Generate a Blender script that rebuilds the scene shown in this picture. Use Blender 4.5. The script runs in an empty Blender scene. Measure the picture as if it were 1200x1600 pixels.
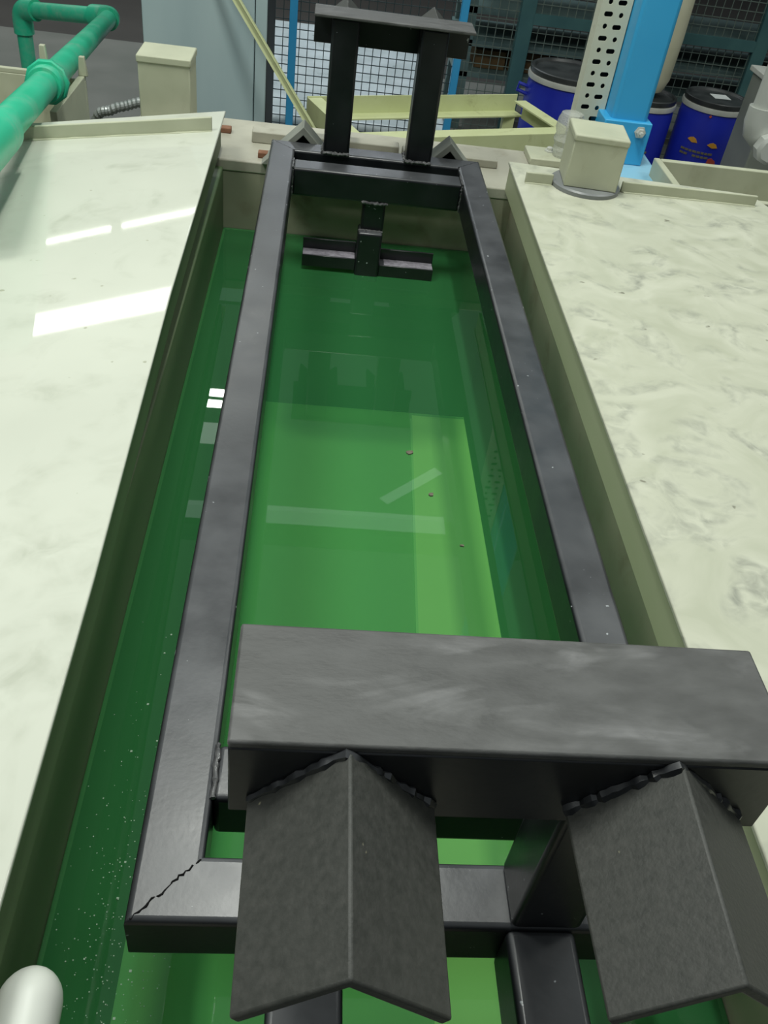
import bpy, bmesh, math, random
from mathutils import Vector, Matrix
random.seed(7)
sc = bpy.context.scene
COL = sc.collection
PI = math.pi
def lin(r, g, b):
    f = lambda c: (c/255/12.92) if c/255 <= .04045 else ((c/255+.055)/1.055)**2.4
    return (f(r), f(g), f(b), 1)

# ------------------------------------------------------------------ materials
def mat(name, c1, c2=None, rough=.5, rough2=None, metal=0, scale=12, bump=0, bscale=60, spec=.5,
        specks=None, speck_size=90, speck_cut=.72, stretch=(1, 1, 1), coat=0, coat_rough=.05, detail=6, dist=0.0,
        stain=None, stain_scale=5, stain_lo=.52, stain_hi=.7, top_sheen=None):
    m = bpy.data.materials.new(name); m.use_nodes = True
    nt = m.node_tree; N = nt.nodes; L = nt.links
    b = N['Principled BSDF']
    b.inputs['Metallic'].default_value = metal
    b.inputs['Specular IOR Level'].default_value = spec
    b.inputs['Coat Weight'].default_value = coat
    b.inputs['Coat Roughness'].default_value = coat_rough
    tc = N.new('ShaderNodeTexCoord'); mp = N.new('ShaderNodeMapping')
    mp.inputs['Scale'].default_value = stretch
    L.new(tc.outputs['Object'], mp.inputs['Vector'])
    def noise(s, d=6, distort=0.0):
        n = N.new('ShaderNodeTexNoise'); n.inputs['Scale'].default_value = s
        n.inputs['Detail'].default_value = d; n.inputs['Distortion'].default_value = distort
        L.new(mp.outputs[0], n.inputs['Vector']); return n
    def ramp(src, lo, hi):
        r = N.new('ShaderNodeMapRange'); r.inputs['From Min'].default_value = lo; r.inputs['From Max'].default_value = hi
        L.new(src, r.inputs['Value']); return r.outputs[0]
    def mix(fac, a, bb):
        x = N.new('ShaderNodeMix'); x.data_type = 'RGBA'
        L.new(fac, x.inputs['Factor'])
        for i, v in ((6, a), (7, bb)):
            if isinstance(v, tuple): x.inputs[i].default_value = v
            else: L.new(v, x.inputs[i])
        return x.outputs[2]
    n1 = noise(scale, detail, dist)
    fac = ramp(n1.outputs['Fac'], .3, .7)
    colr = mix(fac, c1, c2 or c1)
    if stain:
        s = noise(stain_scale, 8, 1.6); s2 = noise(stain_scale*4.3, 6, .8)
        mm = N.new('ShaderNodeMath'); mm.operation = 'MULTIPLY'
        L.new(ramp(s.outputs['Fac'], stain_lo, stain_hi), mm.inputs[0]); L.new(ramp(s2.outputs['Fac'], .35, .65), mm.inputs[1])
        colr = mix(mm.outputs[0], colr, stain)
    if top_sheen:  # upward faces greyed: overhead sheen painted into the colour
        g = N.new('ShaderNodeNewGeometry'); sx = N.new('ShaderNodeSeparateXYZ'); L.new(g.outputs['Normal'], sx.inputs[0])
        dn = noise(9, 7); q1 = N.new('ShaderNodeMath'); q1.operation = 'MULTIPLY'
        L.new(ramp(sx.outputs['Z'], .5, .95), q1.inputs[0]); L.new(ramp(dn.outputs['Fac'], .1, .75), q1.inputs[1])
        colr = mix(q1.outputs[0], colr, top_sheen)
    if specks:
        v = noise(speck_size, 2); colr = mix(ramp(v.outputs['Fac'], speck_cut, speck_cut+.03), colr, specks)
    L.new(colr, b.inputs['Base Color'])
    if rough2 is not None:
        r = N.new('ShaderNodeMapRange'); r.inputs['To Min'].default_value = rough; r.inputs['To Max'].default_value = rough2
        L.new(fac, r.inputs['Value']); L.new(r.outputs[0], b.inputs['Roughness'])
    else: b.inputs['Roughness'].default_value = rough
    if bump:
        n2 = noise(bscale, 5); bp = N.new('ShaderNodeBump'); bp.inputs['Strength'].default_value = bump
        bp.inputs['Distance'].default_value = .002
        L.new(n2.outputs['Fac'], bp.inputs['Height']); L.new(bp.outputs[0], b.inputs['Normal'])
    return m

M = {}
M['black'] = mat('black_paint', (.006, .007, .008, 1), (.012, .0135, .0155, 1), .28, .38, scale=18, bump=.05, bscale=160, spec=.48,
                 specks=(.35, .37, .38, 1), speck_size=95, speck_cut=.735, top_sheen=(.076, .079, .084, 1))
M['dusty'] = mat('dusty_black_paint', (.045, .046, .044, 1), (.085, .086, .084, 1), .5, .62, scale=60, bump=.18, bscale=320, spec=.4,
                 specks=(.3, .29, .22, 1), speck_size=80, speck_cut=.77, stain=(.17, .17, .17, 1), stain_scale=11, stain_lo=.53, stain_hi=.72, stretch=(.45, 1, 1))
M['angle'] = mat('saddle_black_paint', (.033, .035, .031, 1), (.048, .049, .044, 1), .5, .6, scale=160, bump=.18, bscale=320, spec=.4,
                 specks=(.22, .21, .14, 1), speck_size=90, speck_cut=.77)
M['weld'] = mat('weld_bead', (.02, .02, .022, 1), (.12, .12, .12, 1), .35, .25, scale=80, bump=.6, bscale=150, spec=.6)
M['seam'] = mat('cracked_paint_seam', (.006, .006, .006, 1), None, .8, spec=.1)
M['bare'] = mat('wet_bare_shelf', (.16, .15, .17, 1), (.30, .28, .32, 1), .3, .5, scale=120, bump=.6, bscale=200, spec=.6)
M['foot'] = mat('grey_primer', (.20, .215, .185, 1), (.27, .28, .24, 1), .5, .6, scale=20, bump=.2, spec=.4)
M['lid_gloss'] = mat('cream_gloss_sheet', (.49, .51, .43, 1), (.54, .56, .475, 1), .55, .65, scale=3, bump=.02, bscale=6, coat=.5, coat_rough=.03,
                     stain=(.40, .42, .34, 1), stain_scale=6, stain_lo=.50, stain_hi=.75, specks=(.35, .36, .27, 1), speck_size=35, speck_cut=.74)
M['lid_worn'] = mat('cream_stained_sheet', (.40, .415, .315, 1), (.49, .50, .40, 1), .45, .6, scale=9, dist=1.5, bump=.08, bscale=30, spec=.35,
                    stain=(.26, .27, .22, 1), stain_scale=8.5, stain_lo=.50, stain_hi=.70, specks=(.20, .20, .15, 1), speck_size=30, speck_cut=.725)
M['cream'] = mat('cream_plastic', (.39, .405, .29, 1), (.46, .475, .35, 1), .45, .6, scale=9, bump=.05, bscale=40, spec=.4,
                 stain=(.30, .29, .20, 1), stain_scale=7, stain_lo=.55, stain_hi=.8)
M['rim'] = mat('grey_cream_rim', (.34, .33, .265, 1), (.43, .42, .34, 1), .45, .6, scale=8, bump=.05, spec=.4,
               stain=(.25, .23, .17, 1), stain_scale=8, stain_lo=.5, stain_hi=.8)
M['skirt'] = mat('olive_cream_skirt', (.33, .36, .22, 1), (.40, .43, .28, 1), .5, .6, scale=6, spec=.4, stretch=(1, .3, 1))
M['lining'] = mat('tank_lining', (.23, .24, .17, 1), (.33, .32, .23, 1), .4, .6, scale=5, spec=.4, stain=(.16, .13, .08, 1), stain_scale=4, stain_lo=.5, stain_hi=.75)
M['darkened'] = mat('shade_darkened_green_lining', (.07, .115, .05, 1), (.11, .145, .075, 1), .4, .6, scale=4, spec=.4, stretch=(1, .25, 1))  # shade on the left wall and skirt painted in as darker green
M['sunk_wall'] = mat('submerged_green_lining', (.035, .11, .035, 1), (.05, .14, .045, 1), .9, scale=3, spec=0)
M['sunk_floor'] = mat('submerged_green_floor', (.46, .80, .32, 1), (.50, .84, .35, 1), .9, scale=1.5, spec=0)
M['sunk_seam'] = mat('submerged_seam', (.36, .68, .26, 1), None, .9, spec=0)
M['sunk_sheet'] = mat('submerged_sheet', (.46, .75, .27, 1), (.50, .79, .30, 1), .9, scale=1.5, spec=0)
M['ppr'] = mat('green_pipe_plastic', (.015, .42, .23, 1), (.025, .48, .28, 1), .35, .5, scale=6, spec=.5, stain=(.20, .42, .30, 1), stain_scale=7, stain_lo=.45, stain_hi=.8)
M['cabinet'] = mat('grey_blue_powdercoat', (.34, .44, .46, 1), (.40, .50, .51, 1), .4, .5, scale=2.5, spec=.4, stretch=(3, 3, .6))
M['dark'] = mat('flat_near_black', (.012, .016, .017, 1), None, .6)
M['blue'] = mat('sky_blue_paint', (.035, .33, .62, 1), (.045, .37, .67, 1), .35, .45, scale=5, spec=.5, bump=.05)
M['blue_pale'] = mat('pale_blue_plate', (.22, .46, .60, 1), (.27, .50, .63, 1), .4, scale=6)
M['blue_post'] = mat('blue_post_paint', (.035, .32, .62, 1), (.045, .35, .66, 1), .45, scale=5)
M['tray'] = mat('cream_tray_paint', (.55, .57, .45, 1), (.60, .62, .50, 1), .5, scale=15, spec=.4, stain=(.4, .38, .25, 1), stain_scale=12, stain_lo=.6, stain_hi=.75)
M['yellow'] = mat('pale_yellow_green_paint', (.52, .56, .29, 1), (.57, .61, .34, 1), .5, scale=10, spec=.4, stain=(.35, .36, .18, 1), stain_scale=8, stain_lo=.58, stain_hi=.75)
M['drum'] = mat('blue_drum_plastic', (.012, .022, .36, 1), (.014, .03, .42, 1), .35, .45, scale=8, spec=.5)
M['drum_lid'] = mat('black_drum_lid', (.014, .015, .016, 1), (.04, .045, .045, 1), .3, .5, scale=9, spec=.5)
M['steel'] = mat('galvanised_steel', (.50, .51, .46, 1), (.58, .59, .54, 1), .35, metal=.15, scale=20)
M['zinc'] = mat('dull_steel_sheet', (.20, .22, .19, 1), (.28, .30, .26, 1), .4, .5, metal=.3, scale=4)
M['paper'] = mat('paper_label', (.55, .58, .56, 1), (.62, .64, .62, 1), .7, scale=30)
M['orange'] = mat('orange_print', (.62, .30, .03, 1), None, .6)
M['dullprint'] = mat('dull_yellow_print', (.12, .11, .07, 1), (.17, .15, .08, 1), .7, scale=90)
M['redprint'] = mat('red_print', (.45, .07, .04, 1), None, .6)
M['white'] = mat('white_pvc', (.60, .62, .56, 1), (.66, .68, .62, 1), .35, .45, scale=8, spec=.45)
M['sack'] = mat('cream_sack', (.50, .49, .34, 1), (.58, .57, .42, 1), .7, scale=7, bump=.4, bscale=14)
M['fence_dark'] = mat('dark_wire', (.03, .05, .055, 1), None, .5)
M['fence_light'] = mat('grey_green_wire', (.11, .145, .125, 1), None, .5)
M['teal'] = mat('teal_fence_paint', (.035, .10, .105, 1), (.05, .13, .13, 1), .5, scale=8)
M['rack'] = mat('rack_steel', (.09, .15, .15, 1), (.12, .18, .17, 1), .5, scale=6)
M['carton'] = mat('brown_carton', (.12, .075, .03, 1), (.17, .10, .04, 1), .8, scale=8)
M['daylit_pale'] = mat('daylight_painted_pale', (.50, .58, .60, 1), (.66, .74, .78, 1), .25, .4, scale=5, bump=.5, bscale=9, spec=.6)  # pale tone carries the daylight lying on the floor
M['concrete'] = mat('concrete_floor', (.145, .155, .14, 1), (.185, .19, .175, 1), .55, .7, scale=3, spec=.35)
M['hall'] = mat('dark_hall_wall', (.03, .034, .034, 1), (.045, .05, .048, 1), .8, scale=2)
M['darkfloor'] = mat('dark_floor_paint', (.048, .045, .042, 1), (.06, .056, .052, 1), .6, scale=3)
M['rust'] = mat('rusty_steel', (.16, .065, .03, 1), (.24, .12, .07, 1), .8, scale=40)
M['greypvc'] = mat('grey_pvc', (.16, .17, .17, 1), (.20, .21, .21, 1), .4, scale=8)
M['hose'] = mat('grey_conduit', (.22, .24, .23, 1), (.30, .32, .31, 1), .35, metal=.4, scale=20)
M['scum'] = mat('pale_scum', (.22, .34, .22, 1), (.34, .44, .34, 1), .7, scale=60)
M['leaf'] = mat('brown_flake', (.10, .09, .06, 1), (.20, .18, .13, 1), .7, scale=80)
M['roof'] = mat('pale_roof_steel', (.5, .53, .52, 1), None, .6)

def film_mat():
    m = bpy.data.materials.new('clear_film'); m.use_nodes = True
    nt = m.node_tree; N = nt.nodes; L = nt.links; N.clear()
    o = N.new('ShaderNodeOutputMaterial'); mx = N.new('ShaderNodeMixShader'); t = N.new('ShaderNodeBsdfTransparent')
    p = N.new('ShaderNodeBsdfPrincipled'); p.inputs['Base Color'].default_value = (.6, .62, .55, 1); p.inputs['Roughness'].default_value = .15
    n = N.new('ShaderNodeTexNoise'); n.inputs['Scale'].default_value = 30
    b = N.new('ShaderNodeBump'); b.inputs['Strength'].default_value = .8; b.inputs['Distance'].default_value = .004
    L.new(n.outputs['Fac'], b.inputs['Height']); L.new(b.outputs[0], p.inputs['Normal'])
    mx.inputs[0].default_value = .5
    L.new(t.outputs[0], mx.inputs[1]); L.new(p.outputs[0], mx.inputs[2]); L.new(mx.outputs[0], o.inputs[0])
    return m
M['film'] = film_mat()

def liquid_mat():
    m = bpy.data.materials.new('green_bath_liquid'); m.use_nodes = True
    nt = m.node_tree; N = nt.nodes; L = nt.links; N.clear()
    o = N.new('ShaderNodeOutputMaterial')
    tr = N.new('ShaderNodeBsdfTransparent'); tr.inputs[0].default_value = (.93, .98, .93, 1)
    gl = N.new('ShaderNodeBsdfGlossy'); gl.inputs['Roughness'].default_value = .012; gl.inputs[0].default_value = (1, 1, 1, 1)
    di = N.new('ShaderNodeBsdfDiffuse'); di.inputs[0].default_value = (.05, .26, .085, 1)
    m0 = N.new('ShaderNodeMixShader'); m0.inputs[0].default_value = .33
    L.new(tr.outputs[0], m0.inputs[1]); L.new(di.outputs[0], m0.inputs[2])
    fr = N.new('ShaderNodeFresnel'); fr.inputs[0].default_value = 1.36
    ge = N.new('ShaderNodeNewGeometry')
    iv = N.new('ShaderNodeMath'); iv.operation = 'SUBTRACT'; iv.inputs[0].default_value = 1
    L.new(ge.outputs['Backfacing'], iv.inputs[1])
    mu = N.new('ShaderNodeMath'); mu.operation = 'MULTIPLY'
    L.new(fr.outputs[0], mu.inputs[0]); L.new(iv.outputs[0], mu.inputs[1])
    m1 = N.new('ShaderNodeMixShader')
    L.new(mu.outputs[0], m1.inputs[0]); L.new(m0.outputs[0], m1.inputs[1]); L.new(gl.outputs[0], m1.inputs[2])
    L.new(m1.outputs[0], o.inputs['Surface'])
    ab = N.new('ShaderNodeVolumeAbsorption'); ab.inputs['Color'].default_value = (.62, .97, .60, 1); ab.inputs['Density'].default_value = .8
    L.new(ab.outputs[0], o.inputs['Volume'])
    tc = N.new('ShaderNodeTexCoord'); n = N.new('ShaderNodeTexNoise'); n.inputs['Scale'].default_value = 3
    L.new(tc.outputs['Object'], n.inputs['Vector'])
    bp = N.new('ShaderNodeBump'); bp.inputs['Strength'].default_value = .02; bp.inputs['Distance'].default_value = .004
    L.new(n.outputs['Fac'], bp.inputs['Height'])
    L.new(bp.outputs[0], gl.inputs['Normal'])
    return m
M['liquid'] = liquid_mat()

# ------------------------------------------------------------------ mesh helpers
class MB:
    def __init__(s): s.bm = bmesh.new()
    def box(s, x0, x1, y0, y1, z0, z1, rot=0, at=None):
        vs = [s.bm.verts.new((x, y, z)) for x in (x0, x1) for y in (y0, y1) for z in (z0, z1)]
        for f in ((0, 1, 3, 2), (4, 6, 7, 5), (0, 4, 5, 1), (2, 3, 7, 6), (0, 2, 6, 4), (1, 5, 7, 3)):
            s.bm.faces.new([vs[i] for i in f])
        return vs
    def hexa(s, a, b):                      # two loops of points, same count, joined
        va = [s.bm.verts.new(p) for p in a]; vb = [s.bm.verts.new(p) for p in b]
        s.bm.faces.new(va[::-1]); s.bm.faces.new(vb)
        n = len(a)
        for i in range(n): s.bm.faces.new((va[i], va[(i+1) % n], vb[(i+1) % n], vb[i]))
        return s
    def prism(s, poly, lo, hi, ax='z'):
        f = {'z': lambda p, t: (p[0], p[1], t), 'y': lambda p, t: (p[0], t, p[1]), 'x': lambda p, t: (t, p[0], p[1])}[ax]
        return s.hexa([f(p, lo) for p in poly], [f(p, hi) for p in poly])
    def tube(s, pts, r, n=12, caps=True):
        pts = [Vector(p) for p in pts]; rs = r if isinstance(r, (list, tuple)) else [r]*len(pts)
        rings = []; prev = None
        for i, p in enumerate(pts):
            d = (pts[min(i+1, len(pts)-1)] - pts[max(i-1, 0)]).normalized()
            if prev is None:
                a = Vector((0, 0, 1)) if abs(d.z) < .9 else Vector((1, 0, 0))
                u = d.cross(a).normalized()
            else: u = (prev - d*prev.dot(d)).normalized()
            prev = u; w = d.cross(u)
            rings.append([s.bm.verts.new(p + (u*math.cos(2*PI*k/n) + w*math.sin(2*PI*k/n))*rs[i]) for k in range(n)])
        for a, b in zip(rings, rings[1:]):
            for k in range(n): s.bm.faces.new((a[k], a[(k+1) % n], b[(k+1) % n], b[k]))
        if caps: s.bm.faces.new(rings[0][::-1]); s.bm.faces.new(rings[-1])
        return s
    def lathe(s, prof, c=(0, 0, 0), n=32, R=None):  # profile (r, h) about z
        R = R or Matrix.Identity(3); c = Vector(c); rings = []
        for r, h in prof:
            if r < 1e-6: rings.append([s.bm.verts.new(c + R @ Vector((0, 0, h)))])
            else: rings.append([s.bm.verts.new(c + R @ Vector((r*math.cos(2*PI*k/n), r*math.sin(2*PI*k/n), h))) for k in range(n)])
        for a, b in zip(rings, rings[1:]):
            for k in range(n):
                k2 = (k+1) % n
                if len(a) == 1 and len(b) == 1: continue
                if len(a) == 1: s.bm.faces.new((a[0], b[k2], b[k]))
                elif len(b) == 1: s.bm.faces.new((a[k], a[k2], b[0]))
                else: s.bm.faces.new((a[k], a[k2], b[k2], b[k]))
        if len(rings[0]) > 1: s.bm.faces.new(rings[0][::-1])
        if len(rings[-1]) > 1: s.bm.faces.new(rings[-1])
        return s
    def build(s, name, m, parent=None, bevel=0, seg=2, smooth=35, xf=None, long=None):
        if xf is not None: bmesh.ops.transform(s.bm, matrix=xf, verts=s.bm.verts)
        bmesh.ops.recalc_face_normals(s.bm, faces=s.bm.faces)
        me = bpy.data.meshes.new(name); 
        org = Vector((0, 0, 0))
        if parent is None:
            lo = Vector((min(v.co.x for v in s.bm.verts), min(v.co.y for v in s.bm.verts), min(v.co.z for v in s.bm.verts)))
            hi = Vector((max(v.co.x for v in s.bm.verts), max(v.co.y for v in s.bm.verts), max(v.co.z for v in s.bm.verts)))
            org = Vector(((lo.x+hi.x)/2, (lo.y+hi.y)/2, lo.z))
        else:
            p = parent
            while p: org += p.location; p = p.parent
        bmesh.ops.translate(s.bm, vec=-org, verts=s.bm.verts)
        s.bm.to_mesh(me); s.bm.free()
        me.materials.append(m)
        for p in me.polygons: p.use_smooth = True
        me.set_sharp_from_angle(angle=math.radians(smooth))
        o = bpy.data.objects.new(name, me); COL.objects.link(o)
        if parent is None: o.location = org
        else: o.parent = parent
        if bevel:
            b = o.modifiers.new('bevel', 'BEVEL'); b.width = bevel; b.segments = seg
            if long is not None:
                at = me.attributes.new('bevel_weight_edge', 'FLOAT', 'EDGE'); b.limit_method = 'WEIGHT'
                for ed in me.edges:
                    dv = me.vertices[ed.vertices[0]].co - me.vertices[ed.vertices[1]].co
                    at.data[ed.index].value = 1.0 if abs(dv[long]) > .35 else 0.0
                return o
            b.width = bevel; b.segments = seg; b.limit_method = 'ANGLE'; b.angle_limit = math.radians(40)
            b.harden_normals = False
        return o
def box(x0, x1, y0, y1, z0, z1): m = MB(); m.box(x0, x1, y0, y1, z0, z1); return m
def tag(o, label, cat, group=None, kind=None):
    o['label'] = label; o['category'] = cat
    if group: o['group'] = group
    if kind: o['kind'] = kind
    return o
def thing(name, label, cat, loc, group=None):
    o = bpy.data.objects.new(name, None); o.empty_display_size = .05; COL.objects.link(o); o.location = loc
    return tag(o, label, cat, group)
def struct(o): o['kind'] = 'structure'; return o
def dup(o, loc):
    c = o.copy(); COL.objects.link(c); c.location = loc
    for ch in list(o.children):
        d = ch.copy(); COL.objects.link(d); d.parent = c
        for g in list(ch.children):
            e = g.copy(); COL.objects.link(e); e.parent = d
    return c
def bead(pts, r, wob=.3, step=.004, n=7):
    out = []; rs = []
    for a, b in zip(pts, pts[1:]):
        a = Vector(a); b = Vector(b); k = max(2, int((b-a).length/step))
        for i in range(k):
            out.append(a.lerp(b, i/k) + Vector([random.uniform(-1, 1)*r*wob for _ in range(3)])); rs.append(r*random.uniform(.7, 1.25))
    out.append(Vector(pts[-1])); rs.append(r*.8)
    m = MB(); m.tube(out, rs, n); return m

# ------------------------------------------------------------------ camera (solved from the frame's corners)
cam = bpy.data.cameras.new('camera'); co = bpy.data.objects.new('camera', cam); COL.objects.link(co)
r_ = Vector((0.9926183, -0.03152838, 0.11711051)); u_ = Vector((-0.06714072, 0.6612977, 0.74711276)); f_ = Vector((0.10100017, 0.74946068, -0.65429936))
mw = Matrix.Identity(4)
for i in range(3):
    mw[i][0] = r_[i]; mw[i][1] = u_[i]; mw[i][2] = -f_[i]
mw[0][3], mw[1][3], mw[2][3] = 0.1191286, -0.3264665, 0.7562233
co.matrix_world = mw
cam.sensor_fit = 'HORIZONTAL'; cam.sensor_width = 36; cam.lens = 36*1366.02/1200; cam.clip_start = .01; cam.clip_end = 100
sc.camera = co

# ------------------------------------------------------------------ the setting
FZ = -1.1
struct(box(-9, 9, -5, 6.9, FZ-.05, FZ).build('floor', M['concrete']))
struct(box(-9, 9, 6.9, 12, FZ-.05, FZ).build('floor', M['darkfloor']))
struct(box(-9, 9, 12, 12.1, FZ, 4).build('wall_back', M['hall']))

# ------------------------------------------------------------------ process tank
W, LL, t, s_, d_ = .5221, 1.9098, .06, .0556, .0658
WZ = -.245; BZ = -.786; XL, XR = -.12, .63; YN, YF = -.10, 1.923
RZ = -.0665
tank = thing('process_tank', 'open cream plastic process tank holding the green bath under the black frame', 'tank', (.255, .9, FZ))
box(-.37, .93, YF, 2.235, RZ-.03, RZ).build('rim', M['rim'], tank, .004)
box(-.95, 1.75, YF+.001, YF+.03, -.86, RZ-.0305).build('end_wall', M['lining'], tank)
box(-.95, 1.75, YN-.16, YN, RZ-.03, RZ).build('rim', M['rim'], tank, .004)
box(-.95, 1.75, YN-.03, YN-.001, -.86, RZ-.0305).build('end_wall', M['lining'], tank)
box(XL-.03, XL, YN, YF, -.86, -.085).build('side_wall', M['darkened'], tank, .003)
box(XR, XR+.03, YN, YF, -.86, -.085).build('side_wall', M['lining'], tank, .003)
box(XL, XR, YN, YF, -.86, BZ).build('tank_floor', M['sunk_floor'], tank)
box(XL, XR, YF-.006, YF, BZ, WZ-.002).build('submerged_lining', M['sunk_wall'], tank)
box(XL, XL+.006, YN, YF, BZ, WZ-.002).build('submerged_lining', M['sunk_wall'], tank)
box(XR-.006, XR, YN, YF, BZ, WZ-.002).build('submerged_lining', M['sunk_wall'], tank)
# seam on the tank floor
m = MB(); m.hexa([(.452, 1.88, BZ), (.458, 1.88, BZ), (.425, 1.02, BZ), (.400, .2, BZ), (.392, .2, BZ), (.419, 1.02, BZ)],
                 [(.452, 1.88, BZ+.004), (.458, 1.88, BZ+.004), (.425, 1.02, BZ+.004), (.400, .2, BZ+.004), (.392, .2, BZ+.004), (.419, 1.02, BZ+.004)])
m.build('floor_seam', M['sunk_seam'], tank)
m = MB(); m.prism([(.458, 1.90), (.622, 1.90), (.622, YN+.02), (.392, YN+.02), (.400, .2), (.425, 1.02)], BZ, BZ+.003); m.build('floor_sheet', M['sunk_sheet'], tank)
# outer legs of the tank down to the floor
for x in (-.30, .86):
    for y in (-.2, 2.1): box(x-.04, x+.04, y-.04, y+.04, FZ, RZ-.03).build('leg', M['cream'], tank)
box(-.06, .33, 2.06, 2.10, RZ, RZ+.03).build('locating_bar', M['rim'], tank, .003)
box(.34, .60, 2.06, 2.10, RZ, RZ+.022).build('locating_bar', M['rim'], tank, .003)
for x, y in ((-.135, 2.12), (-.02, 1.965), (.585, 2.075)):
    box(x-.016, x+.016, y-.012, y+.012, RZ, RZ+.014).build('rusty_lug', M['rust'], tank, .002)
box(.70, .83, 2.12, 2.225, RZ, RZ+.02).build('bolt_plate', M['cream'], tank, .003)
bp = MB(); bp.lathe([(.014, 0), (.014, .004), (.009, .0045), (.009, .011), (.006, .013), (0, .013)], (.765, 2.19, RZ+.02), 6)
bp.build('bolt', M['steel'], tank)

liq = box(XL+.001, XR-.001, YN+.001, YF-.001, BZ+.002, WZ).build('bath_liquid', M['liquid'])
tag(liq, 'clear green bath liquid filling the open tank below the frame', 'liquid', kind='stuff')

# ------------------------------------------------------------------ black carrier frame
fr = thing('carrier_frame', 'black welded square tube carrier frame hanging over the green bath', 'frame', (W/2, LL/2, 0))
B = .006
def part(m, name, mt='black', parent=fr, bev=B, seg=3, long=None): return m.build(name, M[mt], parent, bev, seg, long=long)
m = MB(); m.prism([(0, 0), (t, t), (t, LL-t), (0, LL)], -d_, 0); part(m, 'side_rail', long=1)
m = MB(); m.prism([(W, 0), (W, LL), (W-t, LL-t), (W-t, t)], -d_, 0); part(m, 'side_rail', long=1)
m = MB(); m.prism([(0, 0), (W, 0), (W-t, t), (t, t)], -d_, 0); part(m, 'end_rail', long=0)
m = MB(); m.prism([(0, LL), (t, LL-t), (W-t, LL-t), (W, LL)], -d_, 0); part(m, 'end_rail', long=0)
part(box(t, W-t, t+s_, 2*t+s_, -d_, -.0005), 'cross_rail')
part(box(t, W-t, LL-2*t-s_, LL-t-s_, -d_, -.0005), 'cross_rail')
PX = ((.128, .191), (.330, .393))
Hh = .296
for x0, x1 in PX:
    part(box(x0, x1, .0005, t, -.0005, Hh-.001), 'post')
    part(box(x0, x1, LL-t, LL-.0005, -.0005, Hh-.001), 'post')
for x0, x1 in ((.122, .184), (.326, .388)):
    part(box(x0, x1, -.24, .001, -.063, -.001), 'end_arm')
# top angles: flange + web
for ya, yw in ((-.0235, -.0235), (LL-.0705, LL+.0165)):
    part(box(.088, .4505, ya, ya+.094, .295, .302), 'angle_flange', 'dusty', fr, .002, 2)
    part(box(.0885, .450, yw, yw+.007, .224, .2948), 'angle_web', 'black', fr, .001, 1)
def saddle(xc, y0, y1, zr, w=.062, th=.0065, x1=None):
    x1 = xc if x1 is None else x1
    def sec(x, y): return [(x-w, y, zr-.056), (x, y, zr), (x+w, y, zr-.056), (x+w-.004, y, zr-.056-th), (x, y, zr-th*1.35), (x-w+.004, y, zr-.056-th)]
    m = MB(); m.hexa(sec(xc, y0), sec(x1, y1)); return m
def v_saddle(xr, y_root, y_end, xe):
    m = MB()
    def sec(x, y, dz, w): 
        zr = .300; th = .007
        return [(x-w, y, zr-dz), (x, y, zr), (x+w, y, zr-dz), (x+w-.005, y, zr-dz-th), (x, y, zr-th*1.45), (x-w+.005, y, zr-dz-th)]
    m.hexa(sec(xr, y_root, .060, .0615), sec(xe, y_end, .052, .0600)); return m
part(v_saddle(.162, -.0245, -.156, .162), 'saddle', 'angle', fr, .0018, 2)
part(v_saddle(.372, -.0245, -.156, .368), 'saddle', 'angle', fr, .0018, 2)
part(v_saddle(.162, LL+.0245, LL+.156, .162), 'saddle', 'angle', fr, .0018, 2)
part(v_saddle(.372, LL+.0245, LL+.156, .372), 'saddle', 'angle', fr, .0018, 2)
for x in (.162, .372):
    bead([(x-.060, -.025, .240), (x-.002, -.026, .297), (x+.060, -.025, .240)], .0042, .12).build('weld_bead', M['black'], fr)
# feet: inverted angle pieces resting on the far rim
def foot(x):
    m = MB(); zr = .036; h = zr-RZ-.0008; k = .021
    a = lambda y: [(x-h, y, zr-h), (x, y, zr), (x+h, y, zr-h), (x+h-k, y, zr-h), (x, y, zr-k), (x-h+k, y, zr-h)]
    m.hexa(a(LL+.001), a(LL+.062)); return m
for x in (.077, .445):
    f = part(foot(x), 'support_angle', 'foot', fr, .0015, 2); f['label'] = 'grey primed angle foot'
    m = MB(); h = .036-RZ-.0008; m.prism([(x-h+.022, RZ+.0008), (x, .036-.022), (x+h-.022, RZ+.0008)], LL+.050, LL+.058, 'y'); m.build('shade_plate', M['dark'], f)  # dark plate painted in for the shade inside the foot
# hanger with its stepped shelf
h = part(box(.232, .287, LL-2*t-s_+.004, LL-t-s_-.004, -.137, -d_+.001), 'hanger')
part(box(.226, .286, LL-2*t-s_-.018, LL-2*t-s_+.040, -.262, -.134), 'hanger_tube', 'black', fr)
for x0, x1, zz in ((.094, .2255, 0), (.2865, .423, -.010)):
    m = MB(); yb = 1.757
    m.prism([(yb, -.178+zz), (yb, -.205+zz), (yb-.036, -.205+zz), (yb-.036, -.235+zz), (yb-.031, -.235+zz), (yb-.031, -.211+zz), (yb+.006, -.211+zz), (yb+.006, -.178+zz)][::-1], x0, x1, 'x')
    sh = part(m, 'hanger_shelf', 'black', fr, .001, 1)
    box(x0+(.012 if zz else .001), x1-.002, yb-.034, yb-.001, -.205+zz, -.2040+zz).build('shelf_face', M['bare'], sh)
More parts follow.
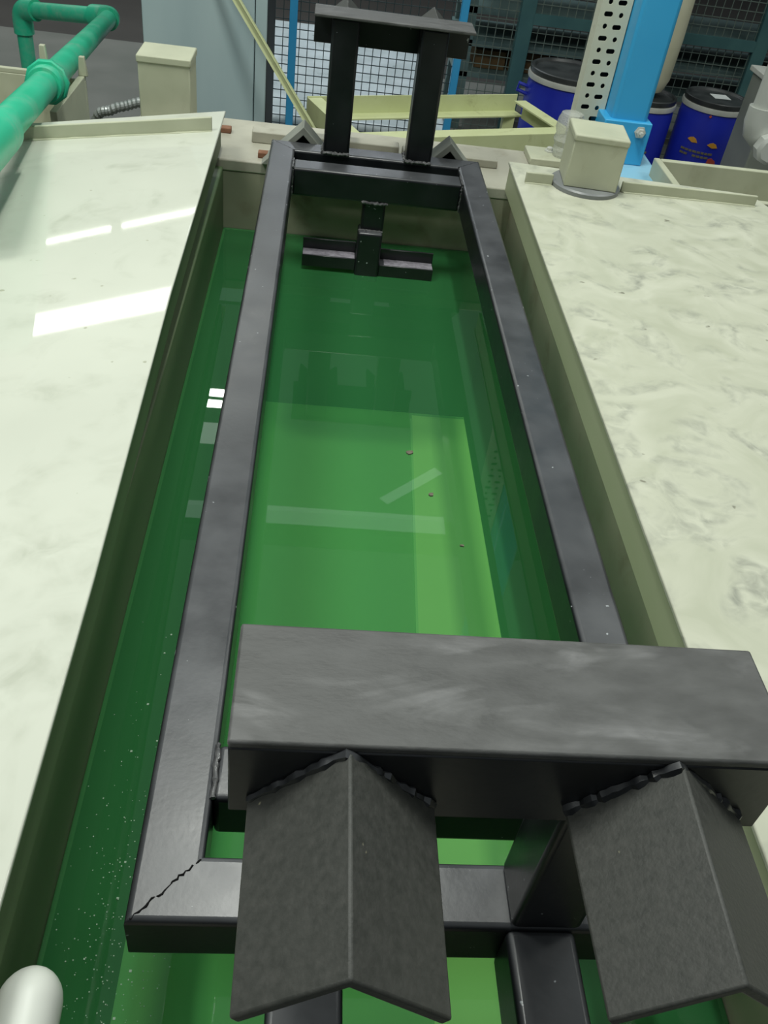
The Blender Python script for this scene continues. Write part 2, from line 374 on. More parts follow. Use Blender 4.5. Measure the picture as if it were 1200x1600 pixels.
# weld beads and mitre seams
for x0, x1 in PX:
    bead([(x0, LL-t-.001, .001), (x1, LL-t-.001, .001)], .0045).build('weld_bead', M['weld'], fr)
    bead([(x0-.001, LL-t, .001), (x0-.001, LL, .001)], .004).build('weld_bead', M['weld'], fr)
bead([(.228, LL-2*t-s_, -d_), (.290, LL-2*t-s_, -d_)], .004).build('weld_bead', M['weld'], fr)
bead([(.226, LL-2*t-s_-.002, -.134), (.286, LL-2*t-s_-.002, -.134)], .003).build('weld_bead', M['weld'], fr)
for x in (t, W-t):
    bead([(x, LL-2*t-s_-.0005, -.004), (x, LL-2*t-s_-.0005, -d_)], .0028).build('weld_bead', M['weld'], fr)
    bead([(x, LL-2*t-s_, 0), (x, LL-t-s_, 0)], .0022).build('weld_bead', M['weld'], fr)
bead([(t, t+s_, -.0005), (t, t+s_+t, -.0005)], .003).build('weld_bead', M['weld'], fr)
bead([(.004, .002, -.0005), (.020, .019, 0), (.030, .027, 0), (.036, .035, 0), (t-.003, t-.004, -.0002)], .0009, 1.3, .003).build('mitre_seam', M['seam'], fr)
bead([(W-.004, LL-.004, -.0003), (W-t, LL-t, -.0003)], .0007, .3).build('mitre_seam', M['seam'], fr)
bead([(.004, LL-.004, -.0003), (t, LL-t, -.0003)], .0010, .3).build('mitre_seam', M['weld'], fr)

# ------------------------------------------------------------------ tank lids
def lid(name, label, top, th, material, skirt_h, skirt_side, loc):
    o = thing(name, label, 'lid', loc, None)
    m = MB(); m.hexa([(p[0], p[1], p[2]-th) for p in top], top)
    m.build('panel', M[material], o, .002, 2)
    return o
# left
def lz(x): return .03 + (x+.12)*(.082/.52)
LT = [(x, y, lz(x)) for x, y in ((-.084, -.75), (-.096, .36), (-.112, 1.03), (-.120, 1.985), (-.64, 1.965), (-.64, -.75))]
l1 = lid('tank_lid', 'glossy cream sheet lid left of the open bath, with lamp glare streaks', LT, .007, 'lid_gloss', .05, 0, (-.36, .6, -.06))
def strip(o, x0, x1, y, h, zf, mt, th=.008, dep=.03):
    m = MB()
    m.hexa([(x0, y, zf(x0)), (x0, y+th, zf(x0)), (x0, y+th, zf(x0)+h), (x0, y, zf(x0)+h)], [(x1, y, zf(x1)), (x1, y+th, zf(x1)), (x1, y+th, zf(x1)+h), (x1, y, zf(x1)+h)])
    return m.build('ridge_strip', M[mt], o, .002)
strip(l1, -.635, -.137, 1.835, .032, lz, 'cream')
bead([(-.635, 1.833, lz(-.635)), (-.137, 1.833, lz(-.137))], .003, .15, .02).build('weld_fillet', M['cream'], l1)
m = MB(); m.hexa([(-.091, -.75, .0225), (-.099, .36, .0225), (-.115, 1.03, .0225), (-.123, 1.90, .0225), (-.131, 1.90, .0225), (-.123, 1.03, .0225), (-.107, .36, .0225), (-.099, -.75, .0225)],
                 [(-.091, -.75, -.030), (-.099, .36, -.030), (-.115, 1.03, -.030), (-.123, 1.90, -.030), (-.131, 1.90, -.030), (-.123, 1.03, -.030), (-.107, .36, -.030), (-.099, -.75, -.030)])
m.build('skirt', M['darkened'], l1, .001)
# right, with a round notch for the box post flange
RT = [(.588, -.75, 0), (.597, 1.40, 0), (.600, 1.93, 0), (.700, 1.925, 0)]
cx, cy, rr = .785, 1.815, .088
RT = [(.588, -.75), (.597, 1.40), (.602, 1.935), (1.235, 1.885), (1.285, 1.70), (1.285, -.75)]
l2 = thing('tank_lid', 'stain-marked matt cream sheet lid right of the bath, box post at its far end', 'lid', (.93, .6, -.06))
m = MB(); m.prism(RT, -.008, 0); m.build('panel', M['lid_worn'], l2, .002)
z0 = lambda x: 0
strip(l2, .622, .690, 1.795, .026, z0, 'cream')
strip(l2, .865, 1.215, 1.80, .026, z0, 'cream')
bead([(.872, 1.798, 0), (1.215, 1.798, 0)], .003, .15, .02).build('weld_fillet', M['cream'], l2)
bead([(.622, 1.793, 0), (.690, 1.793, 0)], .003, .15, .02).build('weld_fillet', M['cream'], l2)
m = MB(); m.hexa([(.590, -.75, -.008), (.599, 1.40, -.008), (.603, 1.915, -.008), (.611, 1.915, -.008), (.607, 1.40, -.008), (.598, -.75, -.008)],
                 [(.590, -.75, -.068), (.599, 1.40, -.068), (.603, 1.915, -.068), (.611, 1.915, -.068), (.607, 1.40, -.068), (.598, -.75, -.068)])
m.build('skirt', M['skirt'], l2, .001)

# ------------------------------------------------------------------ box posts
bl = thing('box_post', 'short square cream box post behind the left lid', 'post', (-.285, 2.16, RZ))
box(-.353, -.222, 2.10, 2.22, RZ+.0005, .092).build('body', M['cream'], bl, .003)
box(-.356, -.219, 2.097, 2.223, .088, .106).build('cap', M['cream'], bl, .003)
br = thing('box_post', 'square cream box post with capped top on grey round flange, right lid', 'post', (.79, 1.86, 0))
bxf = [(.711, 1.767), (.838, 1.754), (.850, 1.875), (.721, 1.888)]
def sc_poly(p, k): 
    cx0 = sum(a for a, _ in p)/4; cy0 = sum(b for _, b in p)/4
    return [(cx0+(a-cx0)*k, cy0+(b-cy0)*k) for a, b in p]
m = MB(); m.prism(bxf, .0125, .124); m.build('body', M['cream'], br, .003)
m = MB(); m.prism(sc_poly(bxf, 1.03), .118, .135); m.build('cap', M['cream'], br, .004)
m = MB(); m.lathe([(.086, 0.0005), (.086, .009), (.082, .0125), (0, .0125)], (.776, 1.815, 0), 40); m.build('flange', M['greypvc'], br)
# clear film-wrapped fitting
fw = MB(); fw.lathe([(.030, 0), (.034, .02), (.031, .03), (.038, .045), (.034, .06), (.039, .075), (.036, .1), (.030, .115), (.014, .12), (0, .12)], (.800, 2.165, RZ+.02), 18)
tag(fw.build('wrapped_fitting', M['film']), 'round fitting in crumpled clear film behind the right box post', 'fitting')

# ------------------------------------------------------------------ capped white pipe, near left
wp = MB(); pts = []; rs = []
for k in range(9):
    a = k/8*PI/2; pts.append((-.068, -.052+.030*math.sin(a), RZ+.028)); rs.append(max(.0265*math.cos(a), .0005))
wp.tube([(-.056, -.45, RZ+.028), (-.067, -.08, RZ+.028)] + pts, [.0265, .0265] + rs, 28)
wpo = wp.build('capped_pipe', M['white'], smooth=50)
tag(wpo, 'white capped plastic pipe end poking in at the near left corner', 'pipe')

# ------------------------------------------------------------------ green pipe run
gp = thing('green_pipe', 'bright green plastic pipe run with two elbows and a union left of the left lid', 'pipe', (-1.349, 4.475, FZ))
E1 = Vector((-.861, 4.151, -.303)); Nn = Vector((-.560, 1.680, .046)); E2 = Vector((-1.349, 4.475, -.391)); PR = .036
E3 = Vector((E2.x, E2.y, FZ))
dirn = (Nn-E1).normalized()
m = MB(); m.tube([E1 + dirn*.03, Nn + dirn*.5], PR, 24); m.build('long_pipe', M['ppr'], gp)
m = MB(); m.tube([E1 + (E2-E1)*.05, E2 + (E1-E2)*.05], PR, 24); m.build('cross_pipe', M['ppr'], gp)
m = MB(); m.tube([E2, E3], PR, 24); m.build('down_pipe', M['ppr'], gp)
def elbow(P, d1, d2):
    d1 = d1.normalized(); d2 = d2.normalized(); l = .105; pts = [P + d1*l, P + d1*l*.45]
    for k in range(1, 6):
        u = k/6; pts.append(P + d1*l*.45*(1-u)**2 + d2*l*.45*u**2)
    pts += [P + d2*l*.45, P + d2*l]
    m = MB(); m.tube(pts, .047, 24); return m
elbow(E1, dirn, E2-E1).build('elbow', M['ppr'], gp)
elbow(E2, E1-E2, E3-E2).build('elbow', M['ppr'], gp)
U = Vector((-.641, 2.24, -.05)); U = E1 + dirn*((U-E1).dot(dirn))
Rq = dirn.to_track_quat('Z', 'Y').to_matrix()
m = MB(); m.lathe([(.0362, -.02), (.046, -.02), (.047, -.01), (.047, .03), (.044, .035), (.0362, .035)], U, 28, Rq)
m.build('union', M['ppr'], gp)
m = MB(); m.lathe([(.0362, -.045), (.055, -.045), (.058, -.04), (.058, -.020), (.054, -.015), (.0362, -.015)], U, 10, Rq)
m.build('union_nut', M['ppr'], gp)
S0 = Nn + dirn*.09
m = MB(); m.lathe([(.0362, -.02), (.047, -.02), (.047, .42), (.0362, .42)], S0, 24, Rq); m.build('coupling', M['ppr'], gp)

# ------------------------------------------------------------------ trough behind the left lid
tr = thing('trough', 'open cream trough with two upright prongs behind the left lid', 'trough', (-.8, 2.5, -.4))
for nm, a in (('back_wall', (-1.3, -.613, 2.60, 2.62, -.42, -.124)), ('back_rise', (-1.3, -.715, 2.601, 2.619, -.124, -.110)), ('back_rise', (-.630, -.6135, 2.601, 2.619, -.124, -.110)),
              ('end_wall', (-.633, -.613, 2.26, 2.60, -.42, -.110)), ('front_wall', (-1.3, -.633, 2.26, 2.28, -.42, -.22)), ('base', (-1.3, -.633, 2.28, 2.60, -.42, -.40))):
    box(*a).build(nm, M['cream'], tr, .002)
for x, z in ((-.732, -.035), (-.618, -.055)):
    m = MB(); m.hexa([(x-.014, 2.602, -.1105), (x+.014, 2.602, -.1105), (x+.014, 2.618, -.1105), (x-.014, 2.618, -.1105)],
                     [(x-.008, 2.602, z), (x+.008, 2.602, z), (x+.008, 2.618, z), (x-.008, 2.618, z)])
    m.build('prong', M['cream'], tr, .002)
for x in (-1.2, -.70): box(x-.03, x+.03, 2.41, 2.47, FZ, -.42).build('leg', M['cream'], tr)
# conduit
cps = [(-.575, 2.50, -1.1), (-.572, 2.50, -.45), (-.560, 2.47, -.20), (-.504, 2.45, -.150), (-.465, 2.45, -.135), (-.40, 2.45, -.120), (-.345, 2.44, -.17), (-.325, 2.42, -.40), (-.32, 2.40, -1.1)]
def catmull(P, n):
    P = [Vector(p) for p in P]; P = [P[0]*2-P[1]] + P + [P[-1]*2-P[-2]]; out = []
    for i in range(1, len(P)-2):
        k = max(2, int((P[i+1]-P[i]).length/.006))
        for j in range(k):
            u = j/k; out.append(.5*((2*P[i]) + (P[i+1]-P[i-1])*u + (2*P[i-1]-5*P[i]+4*P[i+1]-P[i+2])*u*u + (3*P[i]-P[i-1]-3*P[i+1]+P[i+2])*u**3))
    return out
pts = catmull(cps, 8); rs = [.015 if k % 2 else .012 for k in range(len(pts))]
cd = MB(); cd.tube(pts, rs, 14); 
tag(cd.build('flexible_conduit', M['hose'], smooth=10), 'ribbed grey flexible conduit curving behind the left box post', 'conduit')

# ------------------------------------------------------------------ grey cabinet
cb = thing('control_cabinet', 'pale blue-grey steel cabinet standing behind the tanks on the left', 'cabinet', (-.33, 3.55, FZ))
box(-.565, -.103, 3.33, 3.8, FZ, .75).build('body', M['dark'], cb, .004)
box(-.560, -.150, 3.305, 3.33, FZ+.03, .72).build('door', M['cabinet'], cb, .004)
box(-.147, -.105, 3.30, 3.33, FZ+.03, .72).build('edge_strip', M['cabinet'], cb, .004)

# ------------------------------------------------------------------ leaning cream rail
a0, a1 = Vector((.093, 3.0, -.326)), Vector((-.206, 3.2, .026)); dd = (a1-a0).normalized()
k0 = (FZ-a0.z)/dd.z
p0, p1 = a0 + dd*k0, a1 + dd*.18
sd = dd.cross(Vector((0, 1, 0))).normalized(); fw_ = dd.cross(sd).normalized()
wv = .014
sec = [(-wv, 0), (wv, 0), (wv, .004), (-wv+.004, .004), (-wv+.004, .022), (-wv, .022)]
m = MB(); m.hexa([p0 + sd*a + fw_*b for a, b in sec], [p1 + sd*a + fw_*b for a, b in sec])
tag(m.build('leaning_rail', M['yellow']), 'thin pale yellow angle rail leaning diagonally in front of the grey cabinet', 'rail')

# ------------------------------------------------------------------ pale yellow angle frame
yf = thing('angle_frame', 'pale yellow-green welded steel angle frame behind the tank', 'frame', (.6, 3.5, FZ))
A = Vector((.054, 3.492, -.35)); Bv = Vector((.991, 3.875, -.35)); e = (Bv-A).normalized(); nrm = Vector((e.y, -e.x, 0)); wd = .50
def bar(P, Q, up, sidev, sec):
    m = MB(); m.hexa([P + sidev*a + up*b for a, b in sec], [Q + sidev*a + up*b for a, b in sec]); return m
Z = Vector((0, 0, 1))
secL = [(0, 0), (0, -.075), (.075, -.075), (.075, -.069), (.006, -.069), (.006, 0)]
bar(A, Bv, Z, nrm, secL).build('far_beam', M['yellow'], yf)
C0, C1 = A + nrm*wd, Bv + nrm*wd + e*.06
secN = [(0, 0), (0, -.085), (-.012, -.085), (-.012, -.006), (-.075, -.006), (-.075, 0)]
bar(C0, C1, Z, nrm, secN).build('near_beam', M['yellow'], yf)
secS = [(0, -.004), (0, -.080), (.006, -.080), (.006, -.010), (.06, -.010), (.06, -.004)]
bar(A + nrm*.008, C0 - nrm*.08, Z, e, secS).build('side_beam', M['yellow'], yf)
secR = [(-a, b) for a, b in secS]
bar(Bv + nrm*.076, C1 - nrm*.08 - e*.06, Z, e, secR).build('side_beam', M['yellow'], yf)
for P in (A + e*.04 + nrm*.04, Bv - e*.05 + nrm*.04, C0 + e*.05 - nrm*.05, C1 - e*.10 - nrm*.05):
    box(P.x-.025, P.x+.025, P.y-.025, P.y+.025, FZ, P.z-.07).build('leg', M['yellow'], yf)
bar(C0 + e*.62 - nrm*.05 - Z*.09, C1 - e*.02 - nrm*.30 - Z*.20, Z, nrm, [(0, 0), (0, -.05), (.04, -.05), (.04, 0)]).build('brace', M['yellow'], yf)

# ------------------------------------------------------------------ blue column
cl = thing('blue_column', 'sky blue square steel column with bolted base sleeve on the right', 'column', (1.005, 2.36, FZ))
box(.951, 1.059, 2.30, 2.44, FZ, 2.6).build('shaft', M['blue'], cl, .012, 3)
m = MB(); m.box(.930, 1.072, 2.285, 2.455, -.0898, .030); m.build('sleeve', M['blue'], cl, .003)
m = MB(); m.prism([(.94, 2.10), (1.085, 2.10), (1.112, 2.22), (1.118, 2.50), (.94, 2.50)], -.098, -.09); m.build('base_plate', M['blue_pale'], cl, .002)
m = MB(); Ry = Matrix.Rotation(PI/2, 3, 'X')
m.lathe([(.017, 0), (.017, .004), (.012, .0045), (.012, .014), (.006, .0145), (.006, .026), (0, .026)], (1.040, 2.2845, .005), 6, Ry)
m.build('bolt', M['steel'], cl)
# perforated tray on the column
def slots():
    c = MB(); k = 0; z = -.06
    while z < 1.3:
        a, b = (.888, .924) if k % 2 else (.920, .886)
        for x, wdt in ((a, .0125), (b, .0062)):
            h2 = .0060
            pts = []
            for j in range(12):
                an = 2*PI*j/12; pts.append((x + math.copysign(wdt-h2, math.cos(an)) + h2*math.cos(an), z + (h2)*math.sin(an)*1.15))
            c.prism(pts, 2.30, 2.46, 'y')
        k += 1; z += .0305
    return c
ct = slots()
tm = MB(); tm.box(.866, .948, 2.378, 2.381, -.30, 1.35)
tb = bpy.data.objects.new('tmp', bpy.data.meshes.new('tmp')); bmesh.ops.recalc_face_normals(tm.bm, faces=tm.bm.faces); tm.bm.to_mesh(tb.data); COL.objects.link(tb)
cu = bpy.data.objects.new('tmpc', bpy.data.meshes.new('tmpc')); bmesh.ops.recalc_face_normals(ct.bm, faces=ct.bm.faces); ct.bm.to_mesh(cu.data); COL.objects.link(cu)
bo = tb.modifiers.new('b', 'BOOLEAN'); bo.object = cu; bo.operation = 'DIFFERENCE'; bo.solver = 'EXACT'
dg = bpy.context.evaluated_depsgraph_get(); dg.update()
me = bpy.data.meshes.new_from_object(tb.evaluated_get(dg))
bpy.data.objects.remove(tb); bpy.data.objects.remove(cu)
me.name = 'perforated_plate'; me.materials.clear(); me.materials.append(M['tray'])
tray = thing('cable_tray', 'perforated cream cable tray running up the left of the blue column', 'cable tray', (0, 0, 0))
po = bpy.data.objects.new('perforated_plate', me); COL.objects.link(po); po.parent = tray
box(.862, .866, 2.378, 2.43, -.30, 1.35).build('side_flange', M['tray'], tray)
box(.866, .948, 2.432, 2.434, -.30, 1.35).build('back_plate', M['dark'], tray)

# ------------------------------------------------------------------ blue drums
def drum(cx, cy, r, h, label):
    o = thing('drum', label, 'drum', (cx, cy, FZ), 'blue plastic drums along the mesh fence')
    zt = FZ + h
    m = MB(); m.lathe([(r*.92, 0), (r*.98, .02), (r, .08), (r*1.0, h*.8), (r*.96, h*.93), (r*.95, h-.045)], (cx, cy, FZ), 48); m.build('body', M['drum'], o)
    m = MB(); m.lathe([(r*.945, h-.062), (r*1.01, h-.058), (r*1.02, h-.045), (r*1.01, h-.032), (r*.945, h-.030)], (cx, cy, FZ), 48); m.build('clamp_ring', M['steel'], o)
    m = MB(); m.lathe([(r*.97, h-.030), (r*.985, h-.02), (r*.985, h-.004), (r*.96, h), (r*.90, h-.002), (r*.86, h-.014), (r*.3, h-.010), (0, h-.010)], (cx, cy, FZ), 48); m.build('drum_lid', M['drum_lid'], o)
    return o
def decal(o, cx, cy, r, ang0, z0, pts, mt, name):     # small print wrapped on the drum wall
    m = MB(); rr = r+.004
    f = lambda a, z, q: (cx+q*math.cos(a), cy+q*math.sin(a), z)
    out = [(ang0 + p[0]/r, z0+p[1]) for p in pts]
    if name == 'print_line':                # a row of worn, illegible words
        x, x1 = pts[0][0], pts[1][0]
        while x < x1 - .01:
            wv = min(random.uniform(.014, .026), x1-x)
            o2_ = [(ang0+q/r, z0+zz) for q, zz in ((x, 0), (x+wv, 0), (x+wv, pts[2][1]), (x, pts[2][1]))]
            m.hexa([f(a, z, r-.004) for a, z in o2_], [f(a, z, rr) for a, z in o2_]); x += wv + .004
    else: m.hexa([f(a, z, r-.004) for a, z in out], [f(a, z, rr) for a, z in out])
    m.build(name, M[mt], o)
dR = (2.388, 5.0, .188); dL = (1.483, 4.9, .235); d3 = (1.98, 5.05, .188)
o1 = drum(dR[0], dR[1], dR[2], .57, 'blue drum with black lid and white paper label, nearest the steel bin')
o2 = drum(dL[0], dL[1], dL[2], .64, 'wide blue drum with dusty black lid left of the blue column')
o3 = drum(d3[0], d3[1], d3[2], .53, 'blue drum half hidden behind the blue column, a cream sack on it')
m = MB(); zl = FZ+.57-.0135
m.hexa([(2.37, 4.98, zl), (2.47, 4.99, zl), (2.465, 5.08, zl), (2.365, 5.07, zl)], [(2.37, 4.98, zl+.004), (2.47, 4.99, zl+.004), (2.465, 5.08, zl+.004), (2.365, 5.07, zl+.004)])
m.build('paper_label', M['paper'], o1)
lens = [(-.034, .004), (-.020, .015), (0, .020), (.020, .013), (.034, -.006), (0, -.010)]
A0 = math.atan2(-5.3, -2.27)
for dx, dz, fl in ((-.055, .355, 1), (.065, .345, 1)):
    decal(o1, dR[0], dR[1], dR[2], A0, FZ+dz, [(dx+a*.9, b) for a, b in lens], 'orange', 'orange_mark')
for k, (w0, w1, dz) in enumerate(((-.11, .09, .295), (-.11, -.05, .272), (-.03, .06, .272))):
    decal(o1, dR[0], dR[1], dR[2], A0, FZ+dz, [(w0, 0), (w1, 0), (w1, .011), (w0, .011)], 'dullprint', 'print_line')
decal(o1, dR[0], dR[1], dR[2], A0, FZ+.245, [(.06, 0), (.12, -.005), (.11, .02), (.085, .035), (.065, .03)], 'redprint', 'red_mark')
decal(o1, dR[0], dR[1], dR[2], A0, FZ+.50, [(-.008, 0), (0, -.008), (.008, 0), (0, .008)], 'redprint', 'red_mark')
decal(o3, d3[0], d3[1], d3[2], A0+.15, FZ+.33, [(.045+a*.9, b) for a, b in lens], 'orange', 'orange_mark')
for dz in (.27, .25): decal(o3, d3[0], d3[1], d3[2], A0+.15, FZ+dz, [(-.02, 0), (.09, 0), (.09, .011), (-.02, .011)], 'dullprint', 'print_line')
m = MB(); m.tube([(dL[0]-.225, 4.88, FZ+.53), (dL[0]-.285, 4.88, FZ+.545), (dL[0]-.29, 4.88, FZ+.51), (dL[0]-.225, 4.88, FZ+.49)], .010, 8); m.build('handle', M['drum'], o2)
m = MB(); m.tube([(dR[0]+.185, 4.98, FZ+.46), (dR[0]+.21, 4.97, FZ+.45), (dR[0]+.21, 4.97, FZ+.30), (dR[0]+.185, 4.98, FZ+.29)], .010, 8); m.build('handle', M['drum_lid'], o1)
# cream sack standing on the middle drum
zt = FZ+.53+.001
sk = MB(); sk.lathe([(.055, 0), (.10, .025), (.125, .09), (.132, .30), (.128, .7), (.10, .9), (.03, .96), (0, .96)], (1.965, 5.05, zt), 28)
tag(sk.build('sack', M['sack']), 'tall cream sack standing on the drum behind the blue column', 'sack')

# ------------------------------------------------------------------ right trough, steel bin, white pipe
rt = thing('trough', 'open cream trough just beyond the right lid', 'trough', (1.4, 2.12, -.3))
box(1.10, 1.9, 2.20, 2.22, -.30, -.040).build('back_wall', M['cream'], rt, .003)
box(1.08, 1.10, 1.96, 2.22, -.30, -.040).build('end_wall', M['cream'], rt, .003)
box(1.10, 1.9, 1.96, 1.98, -.30, -.045).build('front_wall', M['cream'], rt, .003)
box(1.10, 1.9, 1.98, 2.20, -.30, -.285).build('base', M['cream'], rt, .003)
for x in (1.2, 1.8): box(x-.03, x+.03, 2.06, 2.12, FZ, -.30).build('leg', M['cream'], rt)
sb = thing('steel_bin', 'dull grey steel bin at the far right beside the blue drum', 'bin', (2.4, 4.3, FZ))
box(2.245, 2.85, 4.05, 4.35, FZ, -.24).build('body', M['zinc'], sb, .01)
box(2.23, 2.87, 4.035, 4.365, -.24, -.215).build('top_lip', M['steel'], sb, .004)
vp = thing('white_pipe', 'white plastic pipe elbow and valve in front of the steel bin', 'pipe', (1.95, 3.5, FZ))
m = MB(); m.tube([(1.955, 3.5, .3), (1.955, 3.5, -.22)], .042, 20); m.build('riser', M['white'], vp)
m = MB(); m.tube([(1.955, 3.5, -.19), (1.955, 3.5, -.245), (1.965, 3.5, -.285), (1.995, 3.5, -.31), (2.05, 3.5, -.315)], .055, 20); m.build('elbow', M['white'], vp)
m = MB(); m.tube([(2.04, 3.5, -.315), (2.5, 3.5, -.315)], .042, 20); m.build('branch', M['white'], vp)
m = MB(); m.lathe([(.03, 0), (.06, .005), (.06, .05), (.045, .06), (0, .06)], (2.01, 3.45, -.33), 8, Matrix.Rotation(PI/2, 3, 'X')); m.build('union_nut', M['white'], vp)
m = MB(); m.tube([(2.45, 3.5, -.315), (2.45, 3.5, FZ)], .042, 20); m.build('drop', M['white'], vp)

# ------------------------------------------------------------------ mesh fences
def mesh_panel(x0, x1, y, z0, z1, st, r):
    m = MB(); x = x0
    while x <= x1+1e-6: m.box(x-r, x+r, y-r, y+r, z0, z1); x += st
    z = z0
    while z <= z1+1e-6: m.box(x0, x1, y-r*2.2, y-r*.4, z-r, z+r); z += st
    return m
fc = thing('mesh_fence', 'dark wire mesh fence with blue posts behind the far posts of the frame', 'fence', (.4, 5.2, FZ))
mesh_panel(-.46, .86, 5.2, FZ+.04, .9, .047, .0022).build('wire_mesh', M['fence_dark'], fc)
for x in (-.075, .875): box(x-.022, x+.022, 5.17, 5.21, FZ, 1.0).build('post', M['blue_post'], fc, .003)
ft = thing('mesh_fence', 'grey-green wire mesh fence with teal posts behind the blue drums', 'fence', (2.1, 5.6, FZ))
mesh_panel(.93, 3.9, 5.6, FZ+.03, .9, .052, .0022).build('wire_mesh', M['fence_light'], ft)
for x in (1.31, 2.80): box(x-.045, x+.045, 5.57, 5.63, FZ, 1.0).build('post', M['teal'], ft, .004)
for z in (-.37,): box(1.35, 2.76, 5.57, 5.60, z-.03, z+.03).build('rail', M['teal'], ft)
# rack behind
rk = thing('storage_rack', 'dark teal storage rack with three shelves behind the right mesh fence', 'rack', (2.1, 6.1, FZ))
SZ = (-.74, -.56, -.375, .02)
for z in SZ: box(.95, 3.95, 5.75, 6.35, z-.035, z).build('shelf', M['rack'], rk)
for x in (1.0, 2.2, 3.9):
    for y in (5.78, 6.32): box(x-.03, x+.03, y-.03, y+.03, FZ, .5).build('upright', M['rack'], rk)
places = ['farthest left', 'second from left', 'third from left', 'fourth from left', 'fifth from left']
x = 1.08
cts = []
for k in range(5):
    w = (.20, .26, .18, .24, .22)[k]; hgt = (.11, .12, .10, .12, .11)[k]
    cts.append(tag(box(x, x+w, 5.85, 6.2, SZ[0]+.0005, SZ[0]+hgt).build('carton', M['carton'], bevel=.004),
        'brown carton on the lowest rack shelf behind the mesh, ' + places[k], 'carton', 'brown cartons on the rack shelf'))
    x += w+.025
# pale block standing in for daylit floor behind the middle fence
wr = MB(); wr.box(-.50, .90, 5.26, 7.6, FZ+.0205, -.985)
w_o = thing('daylit_floor_slab', 'low pale block painted as daylit floor behind the dark mesh fence', 'slab', (.3, 6.2, FZ))
wr.build('daylit_pale_block', M['daylit_pale'], w_o, .03, 3)
for y in (5.5, 6.4, 7.4): box(-.49, .89, y-.05, y+.05, FZ, FZ+.02).build('runner', M['carton'], w_o)

# ------------------------------------------------------------------ floating bits
def flake(x, y, s, label):
    m = MB(); pts = []
    for k in range(7):
        a = 2*PI*k/7; q = s*random.uniform(.45, 1.1); pts.append((x+q*math.cos(a)*1.3, y+q*math.sin(a)))
    m.prism(pts, WZ-.0008, WZ+.0022)
    return tag(m.build('flake', M['leaf']), label, 'debris', 'flakes floating on the bath')
flake(.328, .996, .008, 'largest brown flake floating on the green bath, farthest of three')
flake(.361, .876, .006, 'middle brown flake floating on the green bath')
flake(.405, .746, .003, 'tiny dark speck floating on the bath nearest the right rail')
m = MB()
for k in range(420):
    x = random.gauss(-.045, .035); y = abs(random.gauss(0.0, .22)) - .05
    if not (-.112 < x < .02): continue
    s = random.uniform(.00025, .0007) * (2 if random.random() < .06 else 1)
    m.box(x-s, x+s, y-s, y+s, WZ, WZ+.0006)
tag(m.build('scum_specks', M['scum']), 'pale specks of scum on the liquid left of the frame corner', 'scum', kind='stuff')

# ------------------------------------------------------------------ overhead steel (seen mirrored in the bath)
ob = thing('overhead_beam', 'pale overhead steel beam crossing above the tank line', 'beam', (.3, 4.4, 3))
box(-3, 4, 4.33, 4.53, 3.05, 3.11).build('flange', M['roof'], ob)
box(-3, 4, 4.42, 4.44, 3.11, 3.3).build('web', M['roof'], ob)

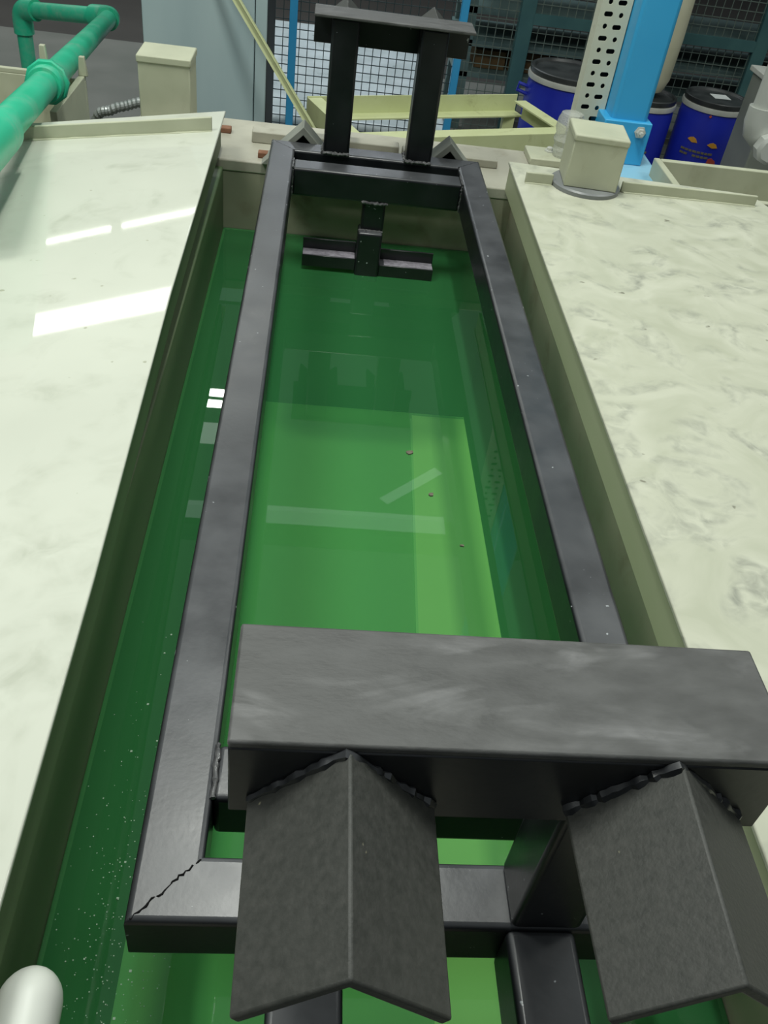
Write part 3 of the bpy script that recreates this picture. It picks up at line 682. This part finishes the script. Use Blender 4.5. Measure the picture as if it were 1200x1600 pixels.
# ------------------------------------------------------------------ light
def area(name, loc, sx, sy, power, col=(.97, 1, .93), rot=(0, 0, 0)):
    l = bpy.data.lights.new(name, 'AREA'); l.shape = 'RECTANGLE'; l.size = sx; l.size_y = sy; l.energy = power; l.color = col
    o = bpy.data.objects.new(name, l); COL.objects.link(o); o.location = loc; o.rotation_euler = rot; return o
area('ceiling_and_fill_lamp', (.22, 1.15, 3.0), .14, .9, 44)
area('ceiling_and_fill_lamp', (-.02, 1.58, 3.0), .62, .30, 22)
area('ceiling_and_fill_lamp', (-1.6, .9, 3.0), 1.0, .9, 56)
area('ceiling_and_fill_lamp', (-1.5, -.4, 3.0), 1.2, .3, 20)
area('ceiling_and_fill_lamp', (2.9, 1.3, 3.0), 1.0, .6, 32)
area('ceiling_and_fill_lamp', (-3.79, 9.5, 3.0), 1.02, .08, 12)
area('ceiling_and_fill_lamp', (-2.58, 9.5, 3.0), 1.12, .08, 12)
area('ceiling_and_fill_lamp', (-3.1, 7.4, 3.0), 1.9, .45, 40)
area('ceiling_and_fill_lamp', (-.45, 5.76, 3.0), .46, .11, 10)
area('ceiling_and_fill_lamp', (-.45, 5.92, 3.0), .46, .11, 10)
area('ceiling_and_fill_lamp', (.3, 7.0, 1.7), 1.2, .8, 24, (.85, .93, 1))  # added unseen fill above the pale block, not a ceiling fixture
area('ceiling_and_fill_lamp', (3.2, 3.6, 3.2), 1.4, .3, 30)

area('overhead_glow', (.27, 4.43, 3.0), 1.9, .19, 1.6, (.85, .95, 1))  # added glow standing in for the pale overhead bar mirrored in the bath
area('overhead_glow', (1.0, 4.87, 3.0), .62, .09, .25, (.85, .95, 1), (0, 0, math.radians(43)))  # added glow imitating a diagonal bar's reflection
area('overhead_glow', (-.5, 5.35, 3.0), .34, .28, .8, (.9, 1, .95))  # added dim glow in place of a mirrored perforated channel

w = bpy.data.worlds.new('hall_glow'); sc.world = w; w.use_nodes = True
wn = w.node_tree.nodes; wl = w.node_tree.links; bg = wn['Background']
bg.inputs[0].default_value = (.80, .90, .93, 1)
tcw = wn.new('ShaderNodeTexCoord'); sep = wn.new('ShaderNodeSeparateXYZ'); mr = wn.new('ShaderNodeMapRange')
mr.inputs['From Min'].default_value = .15; mr.inputs['From Max'].default_value = .95
mr.inputs['To Min'].default_value = .05; mr.inputs['To Max'].default_value = .42
wl.new(tcw.outputs['Generated'], sep.inputs[0]); wl.new(sep.outputs['Z'], mr.inputs['Value']); wl.new(mr.outputs[0], bg.inputs[1])

sc.view_settings.view_transform = 'Standard'; sc.view_settings.look = 'None'
sc.view_settings.gamma = 1; sc.view_settings.use_curve_mapping = False; sc.view_settings.exposure = 0.0
sc.cycles.max_bounces = 8; sc.cycles.transparent_max_bounces = 12
